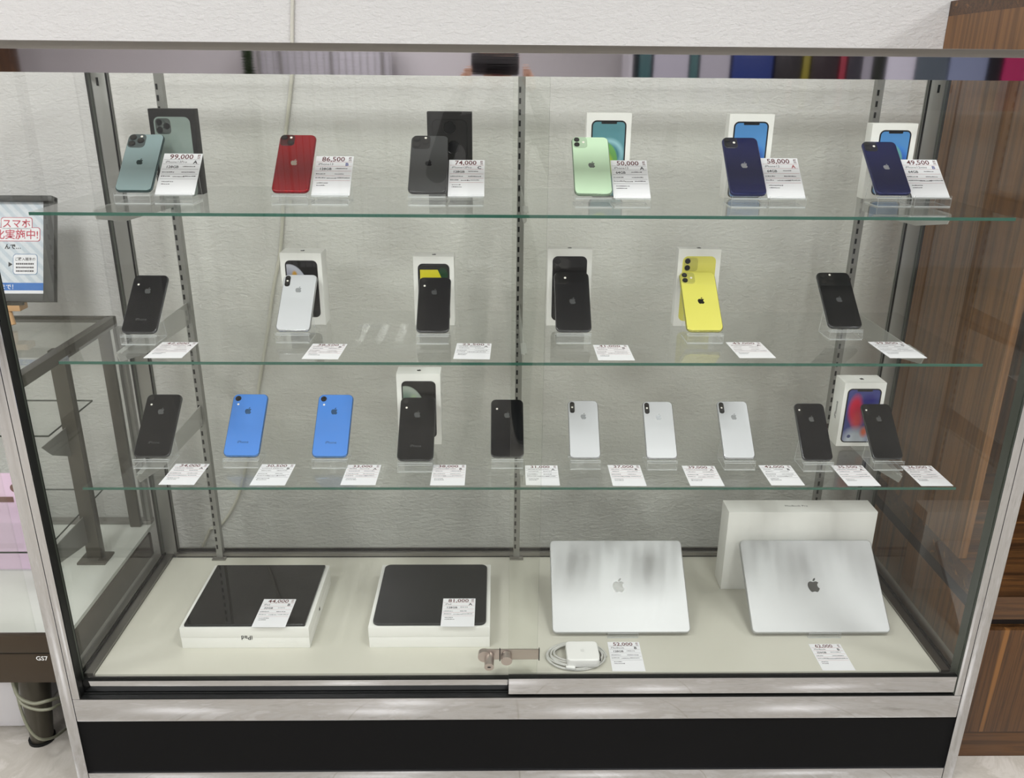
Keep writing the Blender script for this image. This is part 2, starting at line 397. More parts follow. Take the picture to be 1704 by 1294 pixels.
# ------------------------------------------------------------------ phones
def phone_mats(key, col, rough=.08, frame=None, logo=None, coat=.6):
    dk = sum(col) < 130; b = pm('back_'+key, col, .10 if dk else .2, 0, .35 if dk else .5, 0 if dk else coat*.5)
    f = pm('frame_'+key, frame or col, .22, .85); l = pm('emblem_'+key, logo or col, .2, .7)
    return b, f, l, pm('module_'+key, tuple(int(c*(.86 if sum(col) > 500 else .5)) for c in col), .2, 0, .5, .8)
PMT = {
 'teal': phone_mats('teal', (132, 152, 154), logo=(38, 62, 62), frame=(70, 92, 94)),
 'sage': phone_mats('sage', (128, 142, 136), logo=(170, 180, 176)),
 'red': phone_mats('red', (128, 16, 24), logo=(214, 196, 184), frame=(150, 30, 38)),
 'graphite': phone_mats('graphite', (64, 65, 66), logo=(44, 45, 47), frame=(90, 90, 92)),
 'mint': phone_mats('mint', (200, 228, 196), logo=(120, 128, 124), frame=(150, 172, 150)),
 'navy': phone_mats('navy', (20, 25, 68), logo=(196, 198, 208), frame=(60, 64, 110)),
 'black': phone_mats('black', (17, 18, 21), logo=(112, 114, 116), frame=(96, 97, 100)),
 'grey': phone_mats('grey', (22, 23, 24), logo=(108, 110, 112), frame=(92, 93, 95)),
 'silver': phone_mats('silver', (200, 202, 206), logo=(196, 200, 206), frame=(196, 198, 202)),
 'yellow': phone_mats('yellow', (222, 216, 104), logo=(40, 40, 30), frame=(206, 202, 110)),
 'blue': phone_mats('blue', (74, 132, 214), logo=(70, 112, 160), frame=(90, 140, 205)),
}
def camera_block(root, style, w, L, t, mod, k):
    x0, y1 = -w/2, L
    def lens(par, x, y, z, r):
        o = MB().cyl((x, y, z), (x, y, z+.0013), r, n=20, r1=r*.94).obj('lens_ring', RIMD, par)
        MB().cyl((x, y, z+.0013), (x, y, z+.0016), r*.8, n=20).obj('lens', LENS, o)
    def flash(par, x, y, z, r=.0026): MB().cyl((x, y, z), (x, y, z+.0003), r, n=14).obj('flash', FLASH, par)
    if style in ('pro', 'diag', 'dual'):
        s = {'pro': .48, 'diag': .39, 'dual': .38}[style]*w
        cx, cy = x0+.035*w+s/2, y1-.035*w-s/2
        b = MB().slab(s, s*1.02, t-.001, t+.0012, s*.26, .0006, cx=cx, cy=cy).obj('camera_block', mod, root)
        z = t+.0012; a = s*.235
        if style == 'pro':
            for px, py in ((-a, a), (-a, -a), (a, 0)): lens(b, cx+px, cy+py, z, s*.2)
            flash(b, cx+a, cy+a*1.35, z)
        elif style == 'diag':
            for px, py in ((-a, a), (a, -a)): lens(b, cx+px, cy+py, z, s*.22)
            flash(b, cx+a, cy+a, z)
        else:
            for py in (a, -a): lens(b, cx-a, cy+py, z, s*.2)
            flash(b, cx+a, cy, z)
    elif style == 'x':
        bw, bh = w*.16, w*.40; cx, cy = x0+.06*w+bw/2, y1-.06*w-bh/2
        b = MB().slab(bw, bh, t-.001, t+.001, bw*.48, .0004, cx=cx, cy=cy).obj('camera_block', LENS, root)
        for py in (.27, -.27): lens(b, cx, cy+bh*py, t+.001, bw*.36)
        flash(b, cx, cy, t+.001, .0022)
    else:
        r = w*.085; cx, cy = x0+.075*w+r, y1-.075*w-r
        lens(root, cx, cy, t, r); flash(root, cx+.002, cy-w*.19, t, .0024)
def build_phone(M, w, asp, style, key, label, logo_c=None, word=False):
    b, f, l, mod = PMT[key]; L = w*asp; t = .0078*w/.0715
    root = thing('smartphone', label, 'phone', M, 'used phones on stands')
    MB().slab(w, L, 0, t, w*.155, t*.38, cy=L/2).obj('frame', f, root)
    MB().slab(w-.0036, L-.0036, t-.001, t+.00025, w*.13, .0003, cy=L/2).obj('back_panel', b, root)
    MB().slab(w-.004, L-.004, -.0002, .001, w*.13, .0001, cy=L/2).obj('screen', LENS, root)
    camera_block(root, style, w, L, t+.0002, mod, key)
    cy = L*.5 if style in ('pro', 'diag', 'dual') and logo_c is None else L*.72
    emblem(root, 0, cy, t+.0003, w*.22, l)
    if word: text('wordmark', 'iPhone', w*.115, l, root, T(0, L*.2, t+.0005), 'CENTER')
    return root

# acrylic easel: profile in (depth, height), plate leaning back by th from vertical
def stand(M, w, th, up, label, rise=.018, side=False):
    t = .0022; m = MB()
    def sheet(p, q):
        (y0, z0), (y1, z1) = p, q; d = Vector((y1-y0, z1-z0)).normalized(); n = Vector((-d.y, d.x))*t
        P = [(y0, z0), (y1, z1), (y1+n.x, z1+n.y), (y0+n.x, z0+n.y)]
        vs = [(x, y, z) for x in (-w/2, w/2) for y, z in P]
        m.add(vs, [(0,1,5,4), (2,3,7,6)], 0)
        m.add(vs, [(1,2,6,5), (3,0,4,7), (0,3,2,1), (4,5,6,7)], 1)
    led = .0125
    sheet((t, 0), (t, rise+.0045))                 # front riser and lip
    sheet((t, rise-t), (led, rise-t))              # ledge
    s, c = math.sin(th), math.cos(th)
    y1, z1 = led+s*up, rise-t+c*up
    sheet((led, rise-t), (y1, z1))                 # sloping plate
    sheet((y1-s*up*.12, z1-c*up*.12-t), (y1+.004, t))   # rear leg
    sheet((t, 0), (y1+.006, 0))
    o = m.obj('acrylic_stand', [MACR, MACE], smooth=False, M=M)
    return tag(o, label, 'display stand', 'clear acrylic display stands')

def solve_lean(x, Y0, z0, L, pyt):
    best = None
    for k in range(30, 70):
        th = math.radians(k); p = proj((x, Y0+math.sin(th)*L, z0+math.cos(th)*L))
        if best is None or abs(p[1]-pyt) < best[0]: best = (abs(p[1]-pyt), th)
    return best[1]
PH = {}
def shelf_phone(bl, br, pyb, pyt, z, style, key, asp, desc, short, base=17, word=False, logo_c=None, wide=0):
    """desc: what the phone is and where; bl..pyt: its bottom and top edges in the photograph"""
    c = (bl+br)/2; Y0 = at_z(c, pyb+base, z).y; Yp = Y0+.007
    P = at_y(c, pyb, Yp); zb = max(P.z, z+.016); w = (at_y(br, pyb, Yp)-at_y(bl, pyb, Yp)).x
    th = solve_lean(P.x, Yp, zb, w*asp, pyt); th = min(max(th, math.radians(40)), math.radians(51))
    rise = zb-z-.001

    st = stand(T(P.x, Y0, z+.0003), w*.96, th, .062, 'clear acrylic stand under the '+short, rise)
    # plate top line passes (led, rise); phone rests just above it
    n = Vector((0, -math.cos(th), math.sin(th)))
    o = Vector((P.x, Y0+.0125, z+rise-.0022)) + Vector((0, math.sin(th), math.cos(th)))*.001 + n*.0004
    # slide the phone down to sit on the ledge
    o = o + n*.0003
    o.z += .003; 
    M = T(*o) @ RX(PI/2-th)
    ph = build_phone(M, w, asp, style, key, desc, logo_c, word)
    PH[desc] = (P.x, Y0, w, th, rise); return ph

# ------------------------------------------------------------------ price cards
def card(M, w, h, price, model, cap, grade, gcol, label, seed, group='price cards'):
    r = random.Random(seed)
    root = thing('price_card', label, 'price card', M, group)
    MB().box(0, w, 0, h, 0, .0005).obj('card', CARD, root, smooth=False)
    z = .0006
    text('price_print', price, h*.165, INKP, root, T(w*.16, h*.865, z), bold=.00025)
    text('tax_mark', '税\n込', h*.06, INKP, root, T(w*.875, h*.925, z), bold=.0001)
    m = MB()
    for yy in (.845, .735, .61, .49, .37): m.box(w*.03, w*.97, h*yy, h*yy+.0004, z, z+.0001)
    m.obj('rule_lines', INKR if seed % 3 else INKD, root, smooth=False)
    if model: text('model_print', model, h*.078, INKD, root, T(w*.08, h*.765, z))
    if grade: text('grade_mark', grade, h*.11, gcol, root, T(w*.8, h*.75, z), bold=.0003)
    if cap: text('capacity_print', cap, h*.085, INKB, root, T(w*.12, h*.64, z), bold=.0002)
    m = MB()
    rows = [(.53, .05), (.53, .55), (.67, .55), (.43, .05), (.43, .62), (.30, .1), (.24, .1), (.42, .35)]
    if not cap: rows += [(.67, .1)]
    if not model: rows += [(.78, .08), (.78, .4)]
    for yy, xx in rows:
        x = w*xx; e = x+w*r.uniform(.2, .34)
        while x < e and x < w*.95:
            l = r.uniform(.0012, .0032); m.box(x, x+l, h*yy, h*yy+r.uniform(.0013, .0024), z, z+.0001); x += l+r.uniform(.0006, .0013)
    m.obj('small_print', INKD, root, smooth=False)
    return root

# --- top shelf
row1 = [
 (190, 252, 323, 228, 'pro', 'teal', 2.05, 'teal green phone with three-lens camera, leftmost on the top shelf'),
 (451, 514, 324.5, 229, 'diag', 'red', 2.05, 'dark red phone on the top shelf'),
 (678, 743, 326, 231, 'pro', 'graphite', 2.05, 'graphite phone before the black carton, third on the top shelf'),
 (956, 1020, 329, 233.5, 'dual', 'mint', 2.05, 'pale mint green phone on the top shelf'),
 (1215.6, 1277, 329, 234, 'dual', 'navy', 2.05, 'larger navy blue phone, fifth on the top shelf'),
 (1459, 1518, 328, 245.7, 'dual', 'navy', 2.05, 'small navy blue phone, rightmost on the top shelf')]
sh1 = ['leftmost teal green phone', 'dark red phone', 'graphite phone', 'mint green phone', 'larger navy blue phone', 'small navy blue phone']
for r, s_ in zip(row1, sh1): shelf_phone(*r[:4], S1, *r[4:], s_, base=17)
tags1 = [
 (256, 322, 325, 261, '99,000', 'iPhone13Pro', '128GB', 'A', INKB, 'teal green phone'),
 (517, 581, 327, 266.5, '86,500', 'iPhone13', '128GB', 'B', INKBL, 'dark red phone'),
 (743, 804, 329, 266, '74,000', 'iPhone12Pro', '128GB', 'C', INKB, 'graphite phone'),
 (1021, 1083, 331, 267.7, '50,000', 'iPhone12', '64GB', 'A', INKB, 'mint green phone'),
 (1277.6, 1341, 332, 268, '58,000', 'iPhone12', '64GB', 'A', INKR, 'larger navy phone'),
 (1520, 1583, 328, 268, '49,500', 'iPhone12mini', '64GB', 'B', INKBL, 'small navy phone at the right end')]
for i, (bl, br, pyb, pyt, pr, mo, ca, g, gc, d) in enumerate(tags1):
    x, Y0, w0, th, rise = PH[row1[i][7]]
    Yp = Y0+.007; P = at_y((bl+br)/2, pyb, Yp); w = (at_y(br, pyb, Yp)-at_y(bl, pyb, Yp)).x
    px = max(P.x-w/2, x+w0/2+.002)+w/2
    stand(T(px, Y0+.0004, S1+.0003), w*.96, th, .062, 'clear acrylic stand holding up the price card of the '+sh1[i], rise)
    n = Vector((0, -math.cos(th), math.sin(th)))
    o = Vector((px-w/2, Y0+.0125, S1+rise-.0022+.0015)) + n*.0008
    L = .1*w/.073
    card(T(*o) @ RX(PI/2-th), w, L, pr, mo, ca, g, gc, 'white card priced %s standing beside the %s' % (pr, sh1[i]), i)

# --- middle shelf
row2 = [
 (200.5, 260, 558.5, 463, 'single', 'black', 1.99, 'black phone leaning alone at the left end of the middle shelf', {}),
 (458, 516, 555, 461.6, 'x', 'silver', 2.03, 'silver phone before a white carton on the middle shelf', {}),
 (692, 747.5, 557, 469, 'single', 'black', 2.06, 'black phone before the carton with yellow screen picture, middle shelf', {'logo_c': .5}),
 (925, 985, 556, 457.5, 'dual', 'black', 1.99, 'black phone before the carton picturing a black phone, middle shelf', {}),
 (1142.6, 1204.5, 556, 457.5, 'dual', 'yellow', 1.99, 'bright yellow phone on the middle shelf', {}),
 (1379, 1436, 550, 457.5, 'pro', 'grey', 2.02, 'dark grey three-lens phone at the right end of the middle shelf', {})]
tags2n = ['black phone at the left end', 'silver phone', 'phone with the yellow-screen carton', 'black phone right of centre', 'yellow phone', 'rightmost dark grey phone']
for r, s_ in zip(row2, tags2n): shelf_phone(*r[:4], S2, *r[4:8], s_+', middle shelf', base=16, word=r[7].startswith('black phone leaning'), **r[8])
def flat_card(bl, br, tl, tr, z, *a):
    (a0, a1, b0, b1) = (at_z(*bl, z+.001), at_z(*br, z+.001), at_z(*tl, z+.001), at_z(*tr, z+.001))
    c = (a0+a1+b0+b1)/4; ux = ((a1-a0)+(b1-b0)); ang = math.atan2(ux.y, ux.x)*.5
    w = ux.length/2; h = (((b0-a0)+(b1-a1)).length)/2; h = min(h, w*1.42)
    yb = max(min(a0.y, a1.y), .0415 if z == Zd else 0)
    M = T(c.x, yb+h/2, z+.0004) @ RZ(ang) @ T(-w/2, -h/2, 0)
    return card(M, w, h, *a)
tags2 = [((238, 595), (303, 595), (271, 569), (330, 569), '42,000', 'black phone at the left end'),
 ((501.5, 596), (562, 597), (522, 571), (578.5, 572), '38,500', 'silver phone'),
 ((754, 596), (814, 597), (761, 569.6), (819, 571), '23,500', 'phone with the yellow-screen carton'),
 ((995, 598), (1055.6, 599), (987, 573.6), (1045, 573), '41,000', 'black phone right of centre'),
 ((1227.5, 595), (1290.4, 595), (1210.6, 569), (1265.5, 568.5), '43,000', 'yellow phone'),
 ((1477, 595), (1539, 595), (1448, 568.5), (1506, 568.5), '39,800', 'rightmost dark grey phone')]
for i, (bl, br, tl, tr, pr, d) in enumerate(tags2):
    flat_card(bl, br, tl, tr, S2, pr, None, None, 'B' if i % 2 else 'A', INKB, 'flat price card on the middle shelf, right of the '+d, 10+i)

# --- lower shelf
row3 = [
 (221, 282, 765, 663, 'single', 'grey', 1.99, 'black phone at the left end of the lower shelf'),
 (370.5, 431, 764, 661.5, 'single', 'blue', 1.99, 'left of the two blue phones on the lower shelf'),
 (518, 578.5, 765, 662, 'single', 'blue', 1.99, 'right of the two blue phones on the lower shelf'),
 (660, 721, 771, 666.6, 'single', 'grey', 1.99, 'black phone before the white carton with planet picture, lower shelf'),
 (816.5, 872, 765, 669, 'single', 'black', 1.99, 'black phone at the door overlap on the lower shelf'),
 (948, 1000, 766.6, 670, 'x', 'silver', 2.03, 'leftmost of the three silver phones on the lower shelf'),
 (1076, 1128, 767.6, 671.7, 'x', 'silver', 2.03, 'middle of the three silver phones on the lower shelf'),
 (1204.5, 1257.5, 767.6, 671.7, 'x', 'silver', 2.03, 'rightmost of the three silver phones on the lower shelf'),
 (1336, 1387, 770, 675, 'x', 'black', 2.03, 'black phone left of the colourful-screen carton, lower shelf'),
 (1453, 1504, 768, 676, 'x', 'grey', 2.03, 'dark phone at the right end of the lower shelf')]
near3 = ['black phone at the left end', 'left blue phone', 'right blue phone', 'phone with the planet-picture carton', 'phone at the door overlap',
 'leftmost silver phone', 'middle silver phone', 'rightmost silver phone', 'black phone by the colourful carton', 'dark phone at the right end']
for i, r in enumerate(row3): shelf_phone(*r[:4], S3, *r[4:8], near3[i]+', lower shelf', base=15, word=i in (0, 1, 2, 3))
tags3 = [((265.5, 806), (324, 806), (291, 771), (347.6, 772), '34,000'), ((415, 807), (473, 807), (436, 772), (493, 772), '30,500'),
 ((566, 806.5), (624.6, 806.5), (579, 773), (634.6, 773), '33,000'), ((717, 806), (775, 807), (719.6, 773), (774, 772), '38,000'),
 ((874, 806), (931, 807), (874.5, 773.6), (928, 773.6), '31,000'), ((1019, 807), (1076.4, 808), (1011.6, 773), (1064, 773), '37,000'),
 ((1147, 807.5), (1206, 808), (1135.7, 774), (1188.5, 775), '39,000'), ((1283, 806), (1339, 807), (1262, 773.6), (1315, 773), '42,000'),
 ((1411, 808), (1468, 808), (1383, 774), (1433, 774), '35,500'), ((1527, 808), (1586, 808), (1504, 774), (1549.5, 774), '36,000')]
near3 = ['black phone at the left end', 'left blue phone', 'right blue phone', 'phone with the planet-picture carton', 'phone at the door overlap',
 'leftmost silver phone', 'middle silver phone', 'rightmost silver phone', 'black phone by the colourful carton', 'dark phone at the right end']
for i, (bl, br, tl, tr, pr) in enumerate(tags3):
    flat_card(bl, br, tl, tr, S3, pr, None, None, 'AB'[i % 2], INKB, 'flat price card on the lower shelf, right of the '+near3[i], 20+i)

# ------------------------------------------------------------------ cartons
def art_mat(name, base, circles, rough=.25):
    """flat printed picture made of discs: (cx, cy, rx, ry, soft, colour), in metres of the carton face"""
    m = pm(name, base, rough); N, L, B = nodes(m)
    tc = N.new('ShaderNodeTexCoord'); prev = None
    for cx, cy, rx, ry, soft, col in circles:
        mp = N.new('ShaderNodeMapping'); mp.vector_type = 'TEXTURE'
        mp.inputs['Location'].default_value = (cx, cy, 0); mp.inputs['Scale'].default_value = (rx, ry, 1e3)
        ln = N.new('ShaderNodeVectorMath'); ln.operation = 'LENGTH'
        mr = N.new('ShaderNodeMapRange'); mr.inputs[1].default_value = 1-soft; mr.inputs[2].default_value = 1; mr.inputs[3].default_value = 1; mr.inputs[4].default_value = 0
        L.new(tc.outputs['Object'], mp.inputs[0]); L.new(mp.outputs[0], ln.inputs[0]); L.new(ln.outputs['Value'], mr.inputs[0])
        mx = N.new('ShaderNodeMix'); mx.data_type = 'RGBA'; L.new(mr.outputs[0], mx.inputs[0])
        if prev is None: mx.inputs[6].default_value = lin(base)
        else: L.new(prev, mx.inputs[6])
        mx.inputs[7].default_value = lin(col); prev = mx.outputs[2]
    if prev is not None: L.new(prev, B.inputs['Base Color'])
    return m
PRB = pm('print_black', (14, 15, 17), .3)
def carton(X0, X1, Yf, z, h, dep, mat, label, art, group='phone cartons', top_mark=True, side_word=False):
    """art(root, w, h): printed parts on the front; front face local x 0..w, y 0..h, z towards the viewer"""
    w = X1-X0
    M = T(X0, Yf, z+.0004) @ RX(PI/2)
    root = thing('phone_carton', label, 'box', M, group)
    MB().bevbox(0, w, 0, h, -dep, 0, .0008).obj('carton', mat, root)
    ins = .0006
    if art: art(root, w, h)
    if top_mark:
        o = emblem(root, 0, 0, 0, .012, INKB); o.matrix_local = T(w/2, h+.0001, -dep/2) @ RX(-PI/2)
    if side_word:
        text('side_print', 'iPhone', .016, INKB, root, T(-.0003, h*.38, -dep*.42) @ Matrix.Rotation(-PI/2, 4, 'Y') @ RZ(PI/2))
    return root
def screen(root, w, h, mat, mw=.10, mt=.10, mb=.10, notch=True, r=.011, border=.003, shift=0):
    pw, ph = w*(1-2*mw), h*(1-mt-mb); cx, cy = w/2+shift, h*mb+ph/2
    o = MB().prism([(x+cx, y+cy) for x, y in rrect(pw, ph, r)], .0001, .0004).obj('printed_phone', PRB, root, smooth=False)
    s = MB().prism([(x, y) for x, y in rrect(pw-2*border, ph-2*border, r-border)], 0, .0002).obj('printed_screen', mat, o, smooth=False, M=T(cx, cy, .0004))
    if notch: MB().prism([(x+cx, y+cy+ph/2-border-.0018) for x, y in rrect(pw*.45, .0045, .0018, 3)], .0006, .0008).obj('printed_notch', PRB, o, smooth=False)
def backprint(key, style, mw=.1, mt=.1, mb=.1):
    def f(root, w, h):
        b, fr, l, mod = PMT[key]; pw, ph = w*(1-2*mw), h*(1-mt-mb)
        o = MB().prism([(x+w/2, y+h*mb+ph/2) for x, y in rrect(pw, ph, .012)], .0001, .0005).obj('printed_phone', b, root, smooth=False)
        s = pw*.42; cx, cy = w/2-pw/2+.04*pw+s/2, h*mb+ph-.04*pw-s/2
        m = MB().prism([(x+cx, y+cy) for x, y in rrect(s, s, s*.25)], .0005, .0007); m.obj('printed_camera', mod, o, smooth=False)
        m = MB()
        for ly in ((.24, -.24) if style == 'dual' else (.24, -.24, 0)):
            lx = -.24 if ly else .24
            m.cyl((cx+s*lx, cy+s*ly, .0007), (cx+s*lx, cy+s*ly, .0009), s*.2, n=18)
        m.obj('printed_lens', PRB, o, smooth=False)
        emblem(o, w/2, h*mb+ph*.5, .0005, pw*.2, l, name='printed_emblem')
    return f
A1 = art_mat('picture_green', (86, 140, 150), [(0, .012, .036, .034, .25, (150, 196, 206)), (0, .008, .031, .030, .3, (70, 128, 140)), (-.012, -.004, .034, .043, .1, (112, 172, 92)), (-.012, -.014, .027, .036, .25, (178, 208, 66)), (-.014, -.004, .020, .020, .15, (96, 158, 66)), (-.016, -.018, .016, .02, .2, (60, 120, 50))])
A2 = art_mat('picture_blue', (80, 140, 200), [(0, .012, .036, .030, .3, (60, 130, 214)), (.004, .0, .036, .034, .6, (38, 66, 168)), (-.010, .002, .034, .040, .1, (104, 172, 172)), (-.012, -.008, .028, .040, .25, (44, 100, 150))])
A3 = art_mat('picture_planet', (14, 14, 16), [(-.028, -.012, .044, .070, .04, (178, 180, 190)), (-.034, -.016, .044, .068, .4, (120, 122, 140)), (-.016, .034, .007, .010, .5, (186, 142, 60)), (-.004, .026, .008, .007, .5, (70, 90, 150)), (-.012, .018, .01, .006, .5, (196, 150, 70)), (-.030, -.03, .030, .05, .4, (70, 74, 96))])
A4 = art_mat('picture_planet_green', (14, 15, 15), [(-.030, -.012, .046, .072, .04, (150, 160, 150)), (-.038, -.016, .047, .070, .4, (74, 104, 90)), (-.012, .030, .010, .012, .7, (150, 168, 140)), (-.004, .018, .008, .008, .6, (60, 110, 84)), (-.030, -.04, .030, .05, .4, (40, 66, 60))])
A5 = art_mat('picture_yellow', (16, 20, 19), [(.020, .040, .016, .022, .5, (16, 62, 34))])
YELP = pm('print_yellow', (214, 204, 34), .3)
def yellowshape(r, w, h):
    screen(r, w, h, A5, .11, .10, .06, False)
    MB().prism([(w*.165, h-w*.325), (w*.165, h-w*.62), (w*.73, h-w*.62), (w*.60, h-w*.325)], .0006, .0008).obj('printed_shape', YELP, r, smooth=False)
A6 = art_mat('picture_colourful', (58, 64, 128), [(-.016, .016, .020, .044, .5, (196, 34, 66)), (-.008, -.012, .018, .03, .7, (206, 60, 70)), (.014, .04, .02, .02, .6, (40, 40, 120)), (-.006, -.062, .040, .040, .6, (184, 192, 202)), (.012, -.040, .012, .018, .7, (200, 96, 66)), (-.022, -.052, .005, .005, .3, (60, 66, 110))])

def ctop(xl, xr, pyt, Y, z): a = at_y(xl, pyt, Y); b = at_y(xr, pyt, Y); return a.x, b.x, a.z-z
def carton_px(xl, xr, pyt, Y, z, *a, **k):
    x0, x1, h = ctop(xl, xr, pyt, Y, z); return carton(x0, x1, Y, z, h, *a, **k)
Y1 = .293
def greenback(root, w, h):
    backprint('sage', 'pro', .10, .09, -.02)(root, w, h)
def darkrings(root, w, h):
    ol = MB(); pts = [(x+w/2, y+h*.45) for x, y in rrect(w*.78, h*.92, .012)]
    ol.tube([(x, y, .0004) for x, y in pts], .0004, closed=True, n=4).obj('printed_outline', RIMD, root)
    for cx, cy in ((.5, 1-.34*w/h), (.58, 1-.76*w/h)):
        m = MB(); m.tube([(w*cx+.0135*math.cos(a), h*cy+.0135*math.sin(a), .0006) for a in [k*PI/12 for k in range(24)]], .0006, closed=True, n=4)
        m.obj('printed_lens_ring', RIMD, root)
        MB().cyl((w*cx, h*cy, .0001), (w*cx, h*cy, .0004), .011, n=24).obj('printed_lens', PRB, root)
carton_px(245, 321, 181, Y1, S1, .03, BBOX, 'black carton picturing a green phone, at the left end of the top shelf', greenback, top_mark=False)
carton_px(710, 785, 186, Y1, S1, .03, BBOX, 'black carton with dark lens picture behind the graphite phone', darkrings, top_mark=False)
carton_px(977, 1052, 188, Y1, S1, .03, WBOX, 'white carton with green disc picture behind the mint green phone', lambda r, w, h: screen(r, w, h, A1, .11, .085, .0), top_mark=False)
carton_px(1215, 1290, 190, Y1, S1, .03, WBOX, 'white carton with blue screen picture behind the larger navy phone', lambda r, w, h: screen(r, w, h, A2, .11, .085, .0), top_mark=False)
carton_px(1453, 1529, 205.5, Y1, S1, .03, WBOX, 'white carton with blue screen picture behind the small navy phone', lambda r, w, h: screen(r, w, h, A2, .15, .085, .05, shift=.003), top_mark=False)
Y2 = .314
carton_px(464.6, 534, 421, Y2, S2, .056, WBOX, 'white carton with planet picture behind the silver phone, middle shelf', lambda r, w, h: screen(r, w, h, A3, .11, .10, .11, False))
carton_px(687, 755, 427, Y2, S2, .05, WBOX, 'white carton with yellow screen picture on the middle shelf', yellowshape)
carton_px(912, 986, 414.5, Y2, S2, .03, WBOX, 'white carton picturing a black phone on the middle shelf', backprint('black', 'dual', .11, .09, .07))
carton_px(1130, 1201, 414.5, Y2, S2, .03, WBOX, 'white carton picturing a yellow phone on the middle shelf', backprint('yellow', 'dual', .11, .09, .07))
carton_px(659, 732.5, 622, .27, S3, .05, WBOX, 'white carton with green planet picture on the lower shelf', lambda r, w, h: screen(r, w, h, A4, .11, .10, .1, False))
carton_px(1407, 1476.5, 637, .262, S3, .055, WBOX, 'white carton with red and blue screen picture at the right of the lower shelf', lambda r, w, h: screen(r, w, h, A6, .09, .09, .06), side_word=True)

# ------------------------------------------------------------------ tablets
def tablet_box(blx, brx, pyb, pyt, ptop, label, lab2, glossy, word):
    a, b = at_z(blx, pyb, Zd), at_z(brx, pyb, Zd); Yf = (a.y+b.y)/2; w = b.x-a.x
    h = at_y((blx+brx)/2, pyt, Yf).z-Zd
    Yb = at_z((blx+brx)/2, ptop, Zd+h).y+.004; d = Yb-Yf
    M = T(a.x, Yf, Zd+.0003)
    root = thing('tablet_carton', label, 'box', M, 'tablet cartons on the deck')
    m = MB().bevbox(0, w, 0, d, 0, h*.52, .001).bevbox(-.0006, w+.0006, -.0006, d+.0006, h*.525, h, .001)
    m.obj('carton', WBOX, root)
    if word:
        text('front_print', 'iPad', .0165, INKB, root, T(w*.56, -.0009, h*.62) @ RX(PI/2) @ RZ(PI), bold=.0002)
    o = emblem(root, 0, 0, 0, .011, INKD); o.matrix_local = T(w+.0008, d*.45, h*.45) @ RZ(PI/2) @ RX(PI/2)
    t = thing('tablet', lab2, 'tablet', T(a.x+.009, Yf+.004, Zd+h+.0006), 'tablets lying on their cartons')
    tw, td = w-.018, d-.012
    MB().slab(tw, td, 0, .0062, .016 if not glossy else .003, .0012, cx=tw/2, cy=td/2).obj('body', pm('tablet_case', (32, 34, 35), .5) if not glossy else pm('tablet_frame', (50, 52, 54), .3, .6), t)
    if glossy: MB().slab(tw-.002, td-.002, .0058, .0066, .003, .0003, cx=tw/2, cy=td/2).obj('screen', pm('tablet_glass', (6, 6, 8), .02, 0, .6), t)
    else: MB().slab(tw*.985, td*.98, .0058, .0066, .014, .0003, cx=tw/2, cy=td/2).obj('screen', pm('tablet_film', (26, 28, 29), .5, 0, .3), t)
    return Zd+h+.0072
zt = tablet_box(304, 516, 1078, 1044.5, 942, 'white carton lying under the glossy black tablet, left on the deck', 'glossy black tablet lying on the left white carton', True, True)
flat_card((424, 1043), (479.5, 1043), (440, 983), (493, 984), zt, '44,000', 'iPad', '32GB', 'B', INKB, 'white card priced 44,000 lying on the glossy black tablet', 40)
zt = tablet_box(615, 815, 1077, 1043, 941, 'white carton lying under the matte dark tablet, right of the other tablet', 'matte dark grey tablet with rounded corners on its white carton', False, False)
flat_card((734, 1042), (790, 1042), (738, 983), (791, 983), zt, '81,000', 'iPad', '128GB', 'A', INKB, 'white card priced 81,000 lying on the matte dark tablet', 41)

